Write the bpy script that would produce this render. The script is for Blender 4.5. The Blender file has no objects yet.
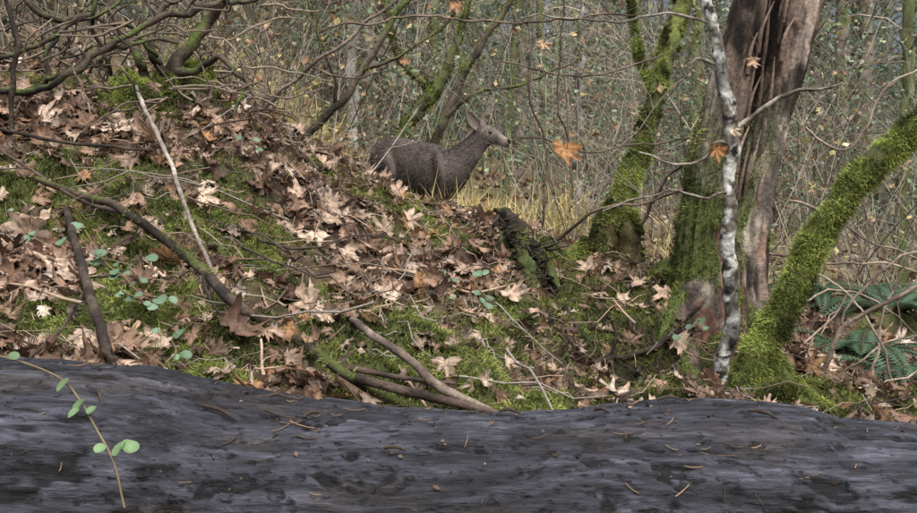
import bpy, math, random, time
import numpy as np
from mathutils import Vector
T0=time.time()
def tick(s): print('T',s,round(time.time()-T0,1))
rng=np.random.default_rng(7); random.seed(7)
F=983.0; H=1.2; HR=230.0
def M(u,v,d): return np.array([d*(u-458.5)/F, d, H-d*(v-HR)/F])

# ---------------- noise ----------------
_t=rng.random((64,64,64)).astype(np.float32)
def vn(P):
    P=np.asarray(P,np.float32); i=np.floor(P).astype(np.int32); f=P-i; f=f*f*(3-2*f)
    i0=i&63; i1=(i+1)&63
    x0,y0,z0=i0[...,0],i0[...,1],i0[...,2]; x1,y1,z1=i1[...,0],i1[...,1],i1[...,2]
    fx,fy,fz=f[...,0],f[...,1],f[...,2]
    a=_t[x0,y0,z0]*(1-fx)+_t[x1,y0,z0]*fx; b=_t[x0,y1,z0]*(1-fx)+_t[x1,y1,z0]*fx
    c=_t[x0,y0,z1]*(1-fx)+_t[x1,y0,z1]*fx; d=_t[x0,y1,z1]*(1-fx)+_t[x1,y1,z1]*fx
    return (a*(1-fy)+b*fy)*(1-fz)+(c*(1-fy)+d*fy)*fz
def fbm(P,o=4):
    P=np.asarray(P,float); s=0;a=.5;t=0
    for k in range(o):
        s=s+a*vn(P*(2**k)+k*17.3); t+=a; a*=.5
    return s/t
def n2(x,y,sc,o=4,off=0.):
    return fbm(np.stack([np.asarray(x)*sc+off,np.asarray(y)*sc+off*1.7,np.zeros_like(x)+off],-1),o)
def sstep(a,b,x):
    t=np.clip((x-a)/(b-a),0,1); return t*t*(3-2*t)

# ---------------- terrain ----------------
ctrl=[(0,375,2.2),(-300,360,2.2),(150,390,2.3),(300,405,2.4),(450,420,2.4),(600,425,2.5),(750,425,2.8),(900,430,2.8),(1150,425,2.8),
(30,260,2.95),(200,290,3.0),(350,300,3.1),(470,330,3.1),(540,330,3.5),(600,345,3.5),(690,370,3.3),(-200,240,3),
(110,170,3.7),(250,190,3.9),(330,222,4.0),(420,262,4.0),(510,282,4.0),
(-150,50,4.2),(0,85,4.5),(100,92,4.7),(200,98,5.0),(280,130,5.1),(335,160,5.0),(370,186,4.9),(405,204,4.8),(440,216,4.8),(500,230,4.7),(560,254,4.5),(640,278,4.4),(700,300,4.3),
(800,375,4.0),(900,390,4.2),(780,330,5.2),(900,345,5.5),(850,312,8),(1100,320,6),(700,290,6.5),(600,262,6.3),(500,262,6.3),(430,258,8.2),(360,254,8.2),(400,245,6.5),(280,200,7),
(600,238,9),(600,212,13),(600,195,18),(800,275,12),(820,245,20),(0,60,7),(120,50,8),(100,20,12),(300,140,12),(450,185,20),(950,225,30),(300,90,25),(0,0,22)]
C=[M(*c) for c in ctrl]
C+= [np.array(p) for p in [(-3,1.3,.6),(-1.5,1.4,.42),(0,1.5,.36),(1.5,1.5,.34),(3,1.4,.4),(0,.3,.25),(-3,-1,.6),(3,-1,.2),(0,-4,.2),(-12,6,3.2),(-14,20,5.5),(14,8,.6),(18,25,1.6),(10,-3,.3),(-10,-3,1.2),(-0.4,2.0,.5),(0.6,2.05,.45),(-1,1.95,.6)]]
C=np.array(C)
def U(r2): return .5*r2*np.log(r2+1e-12)
n=len(C); K=U(((C[:,None,:2]-C[None,:,:2])**2).sum(-1))+np.eye(n)*0.002
Pm=np.hstack([np.ones((n,1)),C[:,:2]]); A=np.zeros((n+3,n+3)); A[:n,:n]=K; A[:n,n:]=Pm; A[n:,:n]=Pm.T
W=np.linalg.solve(A,np.hstack([C[:,2],[0,0,0]]))
def tps(X,Y):
    out=np.zeros_like(X)
    for s in range(0,len(X),40000):
        xx=np.clip(X[s:s+40000],-18,20); yy=np.clip(Y[s:s+40000],-6,34)
        r2=(xx[:,None]-C[None,:,0])**2+(yy[:,None]-C[None,:,1])**2
        out[s:s+40000]=U(r2)@W[:n]+W[n]+W[n+1]*xx+W[n+2]*yy
    return out
GX=np.arange(-18,20.01,.1); GY=np.arange(-6,34.01,.1); gx_,gy_=np.meshgrid(GX,GY); GZ=tps(gx_.ravel(),gy_.ravel()).reshape(gx_.shape)
HOL=[(M(655,368,3.5),.30,.26),(M(705,392,3.3),.19,.15),(M(610,395,3.1),.16,.11),(M(560,350,3.3),.12,.08),(M(450,350,3.0),.10,.06),(M(250,330,2.8),.10,.06),(M(130,330,2.6),.12,.06),(M(520,262,4.3),.19,.22),(M(300,270,3.4),.09,.05),(M(385,300,3.3),.08,.05)]
def hgt(x,y):
    x=np.asarray(x,float); y=np.asarray(y,float); shp=x.shape; X=x.ravel(); Y=y.ravel()
    a=np.clip((X+18)/.1,0,len(GX)-1.001); b=np.clip((Y+6)/.1,0,len(GY)-1.001); i=a.astype(int); j=b.astype(int); fa=a-i; fb=b-j
    out=(GZ[j,i]*(1-fa)+GZ[j,i+1]*fa)*(1-fb)+(GZ[j+1,i]*(1-fa)+GZ[j+1,i+1]*fa)*fb
    amp=sstep(1.7,2.4,Y)
    out+=amp*((n2(X,Y,1.6,2,3.)-.5)*.16+(n2(X,Y,4.5,3,8.)-.5)*.24+(n2(X,Y,14,2,1.)-.5)*.08)
    for p,r,dp in HOL: out-=dp*np.exp(-(((X-p[0])**2+(Y-p[1])**2)/(r*r)))
    R=np.hypot(X,Y-5); out=out+sstep(30,200,R)*6*(n2(X,Y,.012,2,5.))
    return out.reshape(shp)
def nrm(x,y,e=.03):
    dx=(hgt(x+e,y)-hgt(x-e,y))/(2*e); dy=(hgt(x,y+e)-hgt(x,y-e))/(2*e)
    N=np.stack([-dx,-dy,np.ones_like(dx)],-1); return N/np.linalg.norm(N,axis=-1,keepdims=True)
def hit(u,v,off=0.0):
    d=np.arange(1.75,40,.015); x=d*(u-458.5)/F; z=H-d*(v-HR)/F
    k=np.argmax(z<hgt(x,d)); dd=d[k] if k>0 else 5.0
    return M(u,v,dd-off)

# ---------------- mesh buffers ----------------
class Buf:
    def __init__(s): s.v=[];s.f3=[];s.f4=[];s.c=[];s.n=0
    def add(s,V,f3=None,f4=None,col=(.5,.5,.5)):
        V=np.asarray(V,float).reshape(-1,3); m=len(V)
        c=np.asarray(col,float)
        if c.ndim==1: c=np.tile(c,(m,1))
        if f3 is not None and len(f3): s.f3.append(np.asarray(f3)+s.n)
        if f4 is not None and len(f4): s.f4.append(np.asarray(f4)+s.n)
        s.v.append(V); s.c.append(c); s.n+=m
    def obj(s,name,mat,smooth=True,parent=None):
        me=bpy.data.meshes.new(name); V=np.vstack(s.v); Cc=np.vstack(s.c)
        f3=np.vstack(s.f3) if s.f3 else np.zeros((0,3),int); f4=np.vstack(s.f4) if s.f4 else np.zeros((0,4),int)
        me.vertices.add(len(V)); me.vertices.foreach_set('co',V.astype(np.float32).ravel())
        loops=np.concatenate([f3.ravel(),f4.ravel()]).astype(np.int32); me.loops.add(len(loops)); me.loops.foreach_set('vertex_index',loops)
        st=np.concatenate([np.arange(len(f3))*3,len(f3)*3+np.arange(len(f4))*4]).astype(np.int32)
        me.polygons.add(len(st)); me.polygons.foreach_set('loop_start',st)
        me.polygons.foreach_set('use_smooth',np.full(len(st),smooth))
        me.update(calc_edges=True)
        a=me.color_attributes.new('Col','FLOAT_COLOR','POINT')
        a.data.foreach_set('color',np.hstack([np.clip(Cc,0,1),np.ones((len(Cc),1))]).astype(np.float32).ravel())
        me.materials.append(mat)
        o=bpy.data.objects.new(name,me); bpy.context.collection.objects.link(o)
        if parent: o.parent=parent
        return o
def unit(a): return a/(np.linalg.norm(a,axis=-1,keepdims=True)+1e-9)
def tubes(buf,P,R,S=5,col=(.3,.3,.3),disp=None,th=None):
    P=np.asarray(P,float); R=np.asarray(R,float)
    if P.ndim==2: P=P[None];R=R[None]
    N,Kk,_=P.shape; R=np.broadcast_to(R,(N,Kk)); T=unit(np.gradient(P,axis=1))
    ref=np.where(np.abs(T[:,:1,2:3])>.8,np.array([1.,.1,0]),np.array([0,.1,1.]))
    A_=unit(np.cross(T,np.broadcast_to(ref,T.shape))); B=np.cross(T,A_)
    if th is None: th=np.arange(S)/S*2*math.pi
    S=len(th)
    dirs=A_[:,:,None,:]*np.cos(th)[None,None,:,None]+B[:,:,None,:]*np.sin(th)[None,None,:,None]
    RR=R[:,:,None]*np.ones(S)
    if disp is not None: RR=RR*disp(P,dirs,th)
    V=P[:,:,None,:]+dirs*RR[...,None]
    k=np.arange(Kk-1)[:,None]; j=np.arange(S)[None,:]; jn=(j+1)%S
    q=np.stack([k*S+j,k*S+jn,(k+1)*S+jn,(k+1)*S+j],-1).reshape(-1,4)
    q=(q[None]+np.arange(N)[:,None,None]*Kk*S).reshape(-1,4)
    if callable(col): c=np.asarray(col(V,dirs)).reshape(-1,3)
    else:
        c=np.asarray(col,float)
        if c.ndim==2: c=np.repeat(np.broadcast_to(c,(N,3)),Kk*S,0)
    buf.add(V,f4=q,col=c)
    return V.reshape(-1,3),dirs.reshape(-1,3)
def path(pts,step=.03):
    pts=np.array(pts,float); p=np.vstack([2*pts[0]-pts[1],pts,2*pts[-1]-pts[-2]]); out=[]
    for i in range(1,len(p)-2):
        m=max(2,int(np.linalg.norm((p[i+1]-p[i])[:3])/step)); t=np.arange(m)[:,None]/m
        out.append(.5*((2*p[i])+(-p[i-1]+p[i+1])*t+(2*p[i-1]-5*p[i]+4*p[i+1]-p[i+2])*t*t+(-p[i-1]+3*p[i]-3*p[i+1]+p[i+2])*t**3))
    out.append(p[-2][None]); return np.vstack(out)
def limb(buf,uvdr,S=10,col=(.2,.15,.1),step=.03,wob=0.,bump=.15,bs=20,colf=None,seed=0):
    q=[np.append(M(u,v,d),r*d/F) for u,v,d,r in uvdr]
    return limbw(buf,q,S,col,step,wob,bump,bs,colf,seed)
def limbw(buf,q,S=10,col=(.2,.15,.1),step=.03,wob=0.,bump=.15,bs=20,colf=None,seed=0):
    p=path(q,step); P=p[:,:3].copy(); R=np.abs(p[:,3])+.0004
    if wob: P+=(np.stack([fbm(P*7+s*9+seed,3) for s in range(3)],-1)-.5)*wob
    def disp(P_,D_,th):
        X=P_[:,:,None,:]+D_*R[None,:,None,None]
        return 1+(fbm(X*bs+seed,3)-.5)*2*bump
    return tubes(buf,P,R,S,colf if colf is not None else col,disp)

# ---------------- materials ----------------
def mat(name,rough=.85,transl=0.,ns=60,var=.35,bump=.3,bd=.004,spec=.25,stretch=None,fib=None):
    m=bpy.data.materials.new(name); m.use_nodes=True; nt=m.node_tree; N=nt.nodes; L=nt.links; N.clear()
    o=N.new('ShaderNodeOutputMaterial'); b=N.new('ShaderNodeBsdfPrincipled'); b.inputs['Roughness'].default_value=rough
    b.inputs['Specular IOR Level'].default_value=spec
    at=N.new('ShaderNodeAttribute'); at.attribute_name='Col'
    tc=N.new('ShaderNodeTexCoord'); vec=tc.outputs['Object']
    def noise(scale,st,det=6,ro=.65):
        v=vec
        if st:
            mp=N.new('ShaderNodeMapping'); mp.inputs['Scale'].default_value=st; L.new(vec,mp.inputs[0]); v=mp.outputs[0]
        no=N.new('ShaderNodeTexNoise'); no.inputs['Scale'].default_value=scale; no.inputs['Detail'].default_value=det; no.inputs['Roughness'].default_value=ro; L.new(v,no.inputs['Vector']); return no
    def rng_(src,a,b_,c,d):
        mr=N.new('ShaderNodeMapRange'); mr.inputs[1].default_value=a; mr.inputs[2].default_value=b_; mr.inputs[3].default_value=c; mr.inputs[4].default_value=d; L.new(src,mr.inputs[0]); return mr.outputs[0]
    no=noise(ns,stretch); hgt_=no.outputs[0]
    fac=rng_(no.outputs[0],.3,.7,1-var,1+var)
    if fib:
        for sc,st,a,b_,c,d,wt in fib:
            n_=noise(sc,st,5,.6); f=rng_(n_.outputs[0],a,b_,c,d)
            mu=N.new('ShaderNodeMath'); mu.operation='MULTIPLY'; L.new(fac,mu.inputs[0]); L.new(f,mu.inputs[1]); fac=mu.outputs[0]
            ma=N.new('ShaderNodeMath'); ma.operation='MULTIPLY_ADD'; L.new(f,ma.inputs[0]); ma.inputs[1].default_value=wt; L.new(hgt_,ma.inputs[2]); hgt_=ma.outputs[0]
    mx=N.new('ShaderNodeVectorMath'); mx.operation='SCALE'; L.new(at.outputs['Color'],mx.inputs[0]); L.new(fac,mx.inputs['Scale'])
    L.new(mx.outputs[0],b.inputs['Base Color'])
    if bump:
        bp=N.new('ShaderNodeBump'); bp.inputs['Strength'].default_value=bump; bp.inputs['Distance'].default_value=bd; L.new(hgt_,bp.inputs['Height']); L.new(bp.outputs[0],b.inputs['Normal'])
    if transl:
        t=N.new('ShaderNodeBsdfTranslucent'); L.new(mx.outputs[0],t.inputs[0]); ms=N.new('ShaderNodeMixShader'); ms.inputs[0].default_value=transl
        L.new(b.outputs[0],ms.inputs[1]); L.new(t.outputs[0],ms.inputs[2]); L.new(ms.outputs[0],o.inputs[0])
    else: L.new(b.outputs[0],o.inputs[0])
    return m
m_soil=mat('soil',.95,0,35,.5,.8,.02)
m_leaf=mat('dry_leaf',.65,.2,70,.4,.6,.004,.3,None,[(28,None,.40,.60,.6,1.15,0.)])
m_moss=mat('moss_blades',.9,.3,30,.35,0)
m_bark=mat('bark',.9,0,55,.5,.8,.01)
m_log=mat('weathered_log',.75,0,30,.45,1.,.005,.3,(.5,1.5,1.5),
  [(1.,(9,70,70),.38,.62,.6,1.3,.6),(1.,(30,260,260),.36,.64,.6,1.3,.5),(1.,(45,85,85),.34,.42,.25,1.,.6)])
m_twig=mat('twig',.85,0,90,.35,.3,.003)
m_green=mat('green_leaf',.55,.3,30,.25,.1,.002,.4)
m_far=mat('far_foliage',.8,.4,3,.3,0)
m_fur=mat('deer_fur',.95,0,38,.2,.4,.006,.1)
def plain(name,c,r=.4):
    m=bpy.data.materials.new(name); m.use_nodes=True; b=m.node_tree.nodes['Principled BSDF']; b.inputs['Base Color'].default_value=(*c,1); b.inputs['Roughness'].default_value=r; return m

# ---------------- masks ----------------
MOSSP=[(190,95,.28),(215,85,.3),(150,110,.28),(245,265,.22),(360,320,.22),(355,345,.18),(420,218,.26),(440,230,.22),(530,400,.22),(480,390,.2),(400,315,.12),(600,300,.22),(580,330,.22),(560,262,.25),(240,195,.2),(300,120,.2),(225,230,.18),(520,310,.15),(470,250,.24),(610,335,.16),(270,235,.16),(100,190,.18),(640,400,.14),(10,200,.22),(350,188,.22),(180,220,.14),(130,250,.16),(60,320,.13),(395,390,.14),(640,320,.14),(60,165,.16),(310,300,.12),(550,240,.2)]
MP=[(hit(u,v),r) for u,v,r in MOSSP]
def mossmask(x,y):
    m=sstep(.54,.635,n2(x,y,3.2,4,11.))*.88; nz=.42+1.02*n2(x,y,9,2,2.)
    for p,r in MP:
        m=np.maximum(m,np.exp(-(((x-p[0])**2+(y-p[1])**2)/(r*r))**1.5)*nz)
    return np.clip(m,0,1)
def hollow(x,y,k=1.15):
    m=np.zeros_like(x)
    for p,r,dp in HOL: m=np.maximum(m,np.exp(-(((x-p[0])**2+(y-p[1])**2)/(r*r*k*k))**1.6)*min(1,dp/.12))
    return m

# ---------------- ground ----------------
def axis(lo,hi,fine,far,nf):
    a=np.arange(lo,hi,fine); g=np.geomspace(fine*1.5,far,nf)
    return np.concatenate([(lo-np.cumsum(np.diff(np.concatenate([[0],g]))))[::-1],a,a[-1]+np.cumsum(np.diff(np.concatenate([[0],g])))])
xs=axis(-3.4,3.6,.022,500,60); ys=axis(1.6,7.5,.022,500,70)
X,Y=np.meshgrid(xs,ys); Z=hgt(X,Y)
g=Buf(); nx,ny=len(xs),len(ys); i=np.arange(ny-1)[:,None]; j=np.arange(nx-1)[None,:]
q=np.stack([i*nx+j,i*nx+j+1,(i+1)*nx+j+1,(i+1)*nx+j],-1).reshape(-1,4)
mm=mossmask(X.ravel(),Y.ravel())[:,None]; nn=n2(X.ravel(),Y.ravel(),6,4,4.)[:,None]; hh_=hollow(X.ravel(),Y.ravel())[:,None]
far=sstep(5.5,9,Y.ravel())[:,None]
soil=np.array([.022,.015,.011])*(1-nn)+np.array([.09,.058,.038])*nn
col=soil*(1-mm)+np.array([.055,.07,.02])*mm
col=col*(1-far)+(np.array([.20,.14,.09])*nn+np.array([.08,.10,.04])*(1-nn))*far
col=col*(1-.8*hh_)  # ground colour darkened in the hollows, painting in their shade
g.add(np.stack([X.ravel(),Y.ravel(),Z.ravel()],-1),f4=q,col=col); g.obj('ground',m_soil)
tick('ground')

# ---------------- maple leaves ----------------
half=[(0,1.0),(6,.86),(11,.88),(16,.70),(23,.54),(30,.68),(36,.84),(42,.93),(48,.80),(56,.80),(63,.62),(71,.52),(80,.60),(88,.68),(96,.72),(105,.57),(118,.48),(135,.36),(158,.22)]
ang=np.radians(np.array([a for a,_ in half]+[180]+[-a for a,_ in half[:0:-1]])); rad=np.array([r for _,r in half]+[.08]+[r for _,r in half[:0:-1]])
nO=len(ang)
def leafproto(k):
    r_=np.random.default_rng(100+k); rings=[.3,.62,1.]; V=[[0,0,0]]
    c1=r_.uniform(-.8,1.); c2=r_.uniform(0.1,.5); ph=r_.uniform(0,6.28); fold=r_.uniform(-.9,.9); tipc=r_.uniform(-1.6,1.6)
    rag=1-np.abs(r_.normal(0,.22,nO))*(r_.random(nO)<.7)
    cut=r_.uniform(-3,3); rag*=np.where(np.abs(np.arctan2(np.sin(ang-cut),np.cos(ang-cut)))<r_.uniform(.3,1.1),.5,1.) if k%3!=0 else 1.
    lob=np.abs(np.sin(ang*180/44)); kk=r_.uniform(0,6.28); roll=r_.uniform(1.2,3.2) if k%2==1 else r_.uniform(0,1.)
    off=r_.uniform(-.3,.4)
    for rg in rings:
        rr=rad*rg*(1 if rg<1 else rag)
        x=np.sin(ang)*rr; y=np.cos(ang)*rr
        z=c1*rr**2*.5+c2*np.sin(3*ang+ph)*rr**1.5*.6+fold*np.abs(x)*.5+tipc*np.maximum(rr-.45,0)**1.5+lob*-.12*rg+.14*np.sin(7*ang+kk)*rr*rg
        z=z+r_.normal(0,.05,nO)*rg
        ca,sa=math.cos(kk),math.sin(kk); a_=x*ca+y*sa-off; b_=-x*sa+y*ca; kq=max(roll,.05)
        a2=np.sin(a_*kq)/kq; zc=(1-np.cos(a_*kq))/kq
        x=a2*ca-b_*sa+off*ca; y=a2*sa+b_*ca+off*sa; z=z*.6+zc
        V+=list(np.stack([x,y,z],-1))
    V=np.array(V); V[0]=V[1:1+nO].mean(0)
    V=list(V)
    f3=[[0,1+i,1+(i+1)%nO] for i in range(nO)]; f4=[]
    for a in range(2):
        for i in range(nO): f4.append([1+a*nO+i,1+(a+1)*nO+i,1+(a+1)*nO+(i+1)%nO,1+a*nO+(i+1)%nO])
    b=len(V); c0=np.array(V[0]); V+=[c0+[0.012,0,0],c0+[-.012,0,0],c0+[-.008,-.7,.08+r_.uniform(-.1,.2)],c0+[.008,-.7,.08]]; f4.append([b,b+1,b+2,b+3])
    return np.array(V,float),np.array(f3),np.array(f4)
PROT=[leafproto(k) for k in range(36)]
veins=np.ones(nO)
for a0 in (0,42,-42,96,-96): veins=np.maximum(veins,1+.28*np.exp(-(((np.degrees(ang)-a0)/5)**2)))
PAL=np.array([[.42,.295,.215],[.53,.405,.315],[.34,.22,.15],[.21,.125,.082],[.12,.072,.048],[.34,.19,.09],[.62,.51,.42],[.20,.13,.095]])
PW=np.array([.18,.13,.20,.17,.14,.05,.045,.085]); PW/=PW.sum()
def frames(Nv,yaw):
    a=np.stack([np.cos(yaw),np.sin(yaw),np.zeros_like(yaw)],-1)
    A_=unit(a-Nv*(a*Nv).sum(-1,keepdims=True)); B=np.cross(Nv,A_); return A_,B
def putleaves(buf,P,Nv,size,cols,yaw=None,pk=None):
    m=len(P); yaw=rng.uniform(0,6.28,m) if yaw is None else yaw; A_,B=frames(Nv,yaw); pk=rng.integers(0,len(PROT),m) if pk is None else pk
    fl=np.where(rng.random(m)<.4,-1.,1.)
    for k,(V,f3,f4) in enumerate(PROT):
        s=np.where(pk==k)[0]
        if not len(s): continue
        W_=V[None]*size[s][:,None,None]
        X_=P[s][:,None]+A_[s][:,None]*W_[...,0:1]+B[s][:,None]*W_[...,1:2]+Nv[s][:,None]*W_[...,2:3]*fl[s][:,None,None]
        nv=len(V); o=(np.arange(len(s))*nv)[:,None,None]
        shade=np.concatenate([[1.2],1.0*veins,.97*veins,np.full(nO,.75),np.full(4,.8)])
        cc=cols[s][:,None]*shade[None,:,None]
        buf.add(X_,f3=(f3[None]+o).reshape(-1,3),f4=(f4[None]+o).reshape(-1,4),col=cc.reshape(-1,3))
def scatter(n,xr,yr,fn):
    x=rng.uniform(*xr,n);y=rng.uniform(*yr,n); k=rng.random(n)<fn(x,y); return x[k],y[k]
lb=Buf()
def layer(n,xr,yr,sz,tilt,lift,dark,fn):
    x,y=scatter(n,xr,yr,fn); m=len(x); Nv=unit(nrm(x,y,.05)+rng.normal(0,tilt,(m,3))); z=hgt(x,y)
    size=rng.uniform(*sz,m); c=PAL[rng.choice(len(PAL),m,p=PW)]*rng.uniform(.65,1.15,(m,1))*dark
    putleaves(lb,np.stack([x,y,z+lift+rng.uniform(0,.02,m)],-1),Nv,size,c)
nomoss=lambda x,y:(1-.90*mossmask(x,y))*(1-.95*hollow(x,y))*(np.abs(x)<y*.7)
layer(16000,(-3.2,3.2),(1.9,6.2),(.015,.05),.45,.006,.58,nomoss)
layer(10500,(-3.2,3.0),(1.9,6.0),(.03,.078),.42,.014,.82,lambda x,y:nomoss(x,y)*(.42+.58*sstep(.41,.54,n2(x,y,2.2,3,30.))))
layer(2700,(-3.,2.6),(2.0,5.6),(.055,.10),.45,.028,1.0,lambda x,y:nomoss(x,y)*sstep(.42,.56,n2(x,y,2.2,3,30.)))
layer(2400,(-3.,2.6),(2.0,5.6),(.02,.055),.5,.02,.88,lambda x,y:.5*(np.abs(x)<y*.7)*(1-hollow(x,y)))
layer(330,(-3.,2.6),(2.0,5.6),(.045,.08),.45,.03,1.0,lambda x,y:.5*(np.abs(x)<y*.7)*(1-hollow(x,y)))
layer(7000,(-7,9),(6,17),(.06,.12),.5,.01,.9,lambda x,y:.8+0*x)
for u,v,s in [(28,240,.14),(50,268,.14),(62,285,.13),(20,255,.12),(40,225,.12),(300,135,.09),(315,240,.10),(325,320,.085),(340,225,.09),(345,255,.09),(680,345,.08),(700,335,.06),(225,290,.09),(200,285,.09),(150,345,.09),(90,345,.09),(320,385,.085),(445,370,.07),(290,130,.09),(320,145,.09),(200,200,.09),(385,235,.09),(270,175,.09),(300,200,.09),(510,300,.08),(590,275,.08),(640,285,.08),(620,300,.075),(330,210,.09),(410,225,.08),(310,310,.085),(600,380,.05)]:
    p=hit(u,v,.04)+np.array([0,0,.02]); Nv=unit(nrm(p[:1],p[1:2],.1)*.7+np.array([[0,-.7,.1]])+rng.normal(0,.25,(1,3)))
    putleaves(lb,p[None],Nv,np.array([s]),np.array([[.50,.375,.28]])*rng.uniform(.75,1.12),None,np.array([rng.integers(0,36)]))
lb.obj('leaf_litter',m_leaf)
tick('leaves')

# ---------------- moss / blades ----------------
def blades(buf,P,D,L,w,cols,bend=.4,seg=2):
    m=len(P); side=unit(np.cross(D,rng.normal(0,1,(m,3)))); b=unit(rng.normal(0,1,(m,3)))*bend
    b[:,2]-=bend*.5
    p0=P; p1=P+D*(L*.55)[:,None]; p2=p1+unit(D+b)*(L*.45)[:,None]
    w=np.broadcast_to(w,(m,))[:,None]
    V=np.stack([p0-side*w,p0+side*w,p1+side*w*.8,p1-side*w*.8,p2],1)
    o=(np.arange(m)*5)[:,None]
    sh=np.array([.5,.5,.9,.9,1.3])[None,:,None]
    buf.add(V,f3=np.array([3,2,4])[None]+o,f4=np.array([0,1,2,3])[None]+o,col=(cols[:,None]*sh).reshape(-1,3))
def mosscol(m,P=None):
    t=rng.random((m,1)); c=np.array([.145,.18,.045])*(1-t)+np.array([.30,.35,.09])*t
    if P is not None:
        k=fbm(P*11,3)[:,None]; c=c*np.clip((k-.27)*3.0,.20,1.65)
    return c
mb=Buf()
x,y=scatter(640000,(-3.2,3.2),(2.0,5.9),lambda x,y:mossmask(x,y)**1.1*np.clip(3.2/y,.3,1)**1.5*(np.abs(x)<y*.62))
m=len(x); P=np.stack([x,y,hgt(x,y)-.003],-1); D=unit(nrm(x,y)+rng.normal(0,.55,(m,3)))
blades(mb,P,D,rng.uniform(.012,.038,m)*(.3+1.5*fbm(P*9,2)),.0017+.0006*(y/3),mosscol(m,P)*(1-.6*hollow(x,y))[:,None],.8)  # blades inside hollows get the same painted shade
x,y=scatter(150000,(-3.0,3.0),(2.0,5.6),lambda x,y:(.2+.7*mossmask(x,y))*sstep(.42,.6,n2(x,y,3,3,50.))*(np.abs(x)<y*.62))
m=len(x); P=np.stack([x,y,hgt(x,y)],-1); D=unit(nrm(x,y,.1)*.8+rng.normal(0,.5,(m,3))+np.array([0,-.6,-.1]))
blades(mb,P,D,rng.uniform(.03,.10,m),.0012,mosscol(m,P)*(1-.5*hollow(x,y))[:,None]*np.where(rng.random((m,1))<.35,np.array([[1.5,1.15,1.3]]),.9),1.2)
mb.obj('moss',m_moss,False)
tick('moss')

# ---------------- log ----------------
sil=[(-1500,330),(-700,335),(0,363),(100,373),(200,391),(300,402),(400,408),(500,411),(600,409),(700,404),(800,408),(917,424),(1500,440),(2200,440)]
Yc=1.46; rL=.27; q=[]
for u,v in sil:
    s=(v-HR)/F; zd=s*Yc+rL*math.sqrt(1+s*s); q.append([Yc*.9*(u-458.5)/F,Yc+.02*math.sin(u*.01),H-zd,rL])
p=path(q,.0045); p=p[(p[:,0]>-1.5)&(p[:,0]<1.5)]; Pc=p[:,:3]; Rc=p[:,3]
lg=Buf()
def ld(P_,D_,th):
    X_=P_[:,:,None,:]+D_*.27
    wq=(fbm(X_*5,2)-.5)[...,None]*.06; Xw=X_+wq
    a=fbm(Xw*np.array([3.,26,26]),4); b=fbm(Xw*np.array([22.,110,110]),3); c=fbm(Xw*np.array([22.,50,50])+40,3); e=fbm(Xw*np.array([5.,60,60])+15,2)
    crack=np.exp(-np.abs(a-.5)*55)*.010+np.exp(-np.abs(e-.5)*40)*.005; pit=sstep(.63,.68,c)*.022
    plate=sstep(.51,.54,fbm(Xw*np.array([6.,17,17])+88,4))*.011
    return 1+(fbm(X_*2.2,2)-.5)*.06+(a-.5)*.03+(b-.5)*.03+plate-crack-pit
def lc(V,D_):
    wq=(fbm(V*5,2)-.5)[...,None]*.06; Vw=V+wq
    a=fbm(Vw*np.array([7.,40,40])+9,4)[...,None]; c=fbm(Vw*np.array([22.,50,50])+40,3)[...,None]
    a=np.clip((a-.3)*2.2,0,1)
    base=np.array([.024,.025,.033])*(1-a)+np.array([.066,.069,.090])*a
    cr_=fbm(Vw*np.array([3.,26,26]),4)[...,None]; base=base*(1-.6*np.exp(-np.abs(cr_-.5)*50))
    base=base*(1-.88*sstep(.61,.66,c))
    t=sstep(.54,.64,fbm(V*np.array([7.,16,16])+22,4))[...,None]*.45
    base=base*(1-t)+np.array([.045,.038,.034])*t
    pl=sstep(.51,.54,fbm(Vw*np.array([6.,17,17])+88,4))[...,None]
    return base*(.74+.34*pl)
thl=np.radians(np.concatenate([np.linspace(-125,15,240,endpoint=False),np.linspace(15,235,50,endpoint=False)]))
tubes(lg,Pc,Rc,0,lc,ld,thl)
logobj=lg.obj('fallen_log',m_log)
cap=Buf()
for e,dx in ((0,-.02),(-1,.02)):
    c0=Pc[e]; th=np.linspace(0,2*math.pi,40,endpoint=False)
    V=[c0+np.array([dx,0,0])]+[c0+np.array([0,math.cos(t)*.262,math.sin(t)*.262]) for t in th]
    cap.add(V,f3=[[0,1+i,1+(i+1)%40] for i in range(40)],col=(.12,.09,.06))
cap.obj('log_end',m_bark,parent=logobj)
def logtop(x,ang=0.):
    k=np.clip(np.searchsorted(Pc[:,0],x),0,len(Pc)-1); c=Pc[k]; a=np.asarray(ang)
    nv=np.stack([np.zeros_like(a),-np.sin(a),np.cos(a)],-1)
    return np.stack([np.asarray(x)+0*a,c[...,1],c[...,2]],-1)+nv*(rL*1.0),nv
def quads(buf,P,s,cols,asp=.6,D=None):
    m=len(P); a=unit(rng.normal(0,1,(m,3))) if D is None else D; b=unit(np.cross(a,rng.normal(0,1,(m,3)))); s=s[:,None]
    V=np.stack([P-a*s*.5,P+b*s*asp*.5,P+a*s*.5+np.cross(a,b)*s*.15,P-b*s*asp*.5],1); buf.add(V,f4=np.arange(m*4).reshape(-1,4),col=np.repeat(cols,4,0))
db=Buf(); m=200; xx=rng.uniform(-.9,1.,m); aa=rng.uniform(-.5,.9,m); Pp,Nn=logtop(xx,aa)
dirv=unit(np.stack([rng.normal(0,1,m),rng.normal(0,.5,m),rng.normal(0,.1,m)],-1)); dirv=unit(dirv-Nn*(dirv*Nn).sum(-1,keepdims=True))
Lg=rng.gamma(2,.008,m)[:,None,None]+.004; t=np.linspace(-.5,.5,4)[None,:,None]
tubes(db,Pp[:,None]+Nn[:,None]*.003+dirv[:,None]*Lg*t+Nn[:,None]*(t*t)*.01,np.full((m,4),.0007)*rng.uniform(.6,1.8,(m,1)),4,np.array([[.13,.09,.06]])*rng.uniform(.3,1.5,(m,1)))
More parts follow.
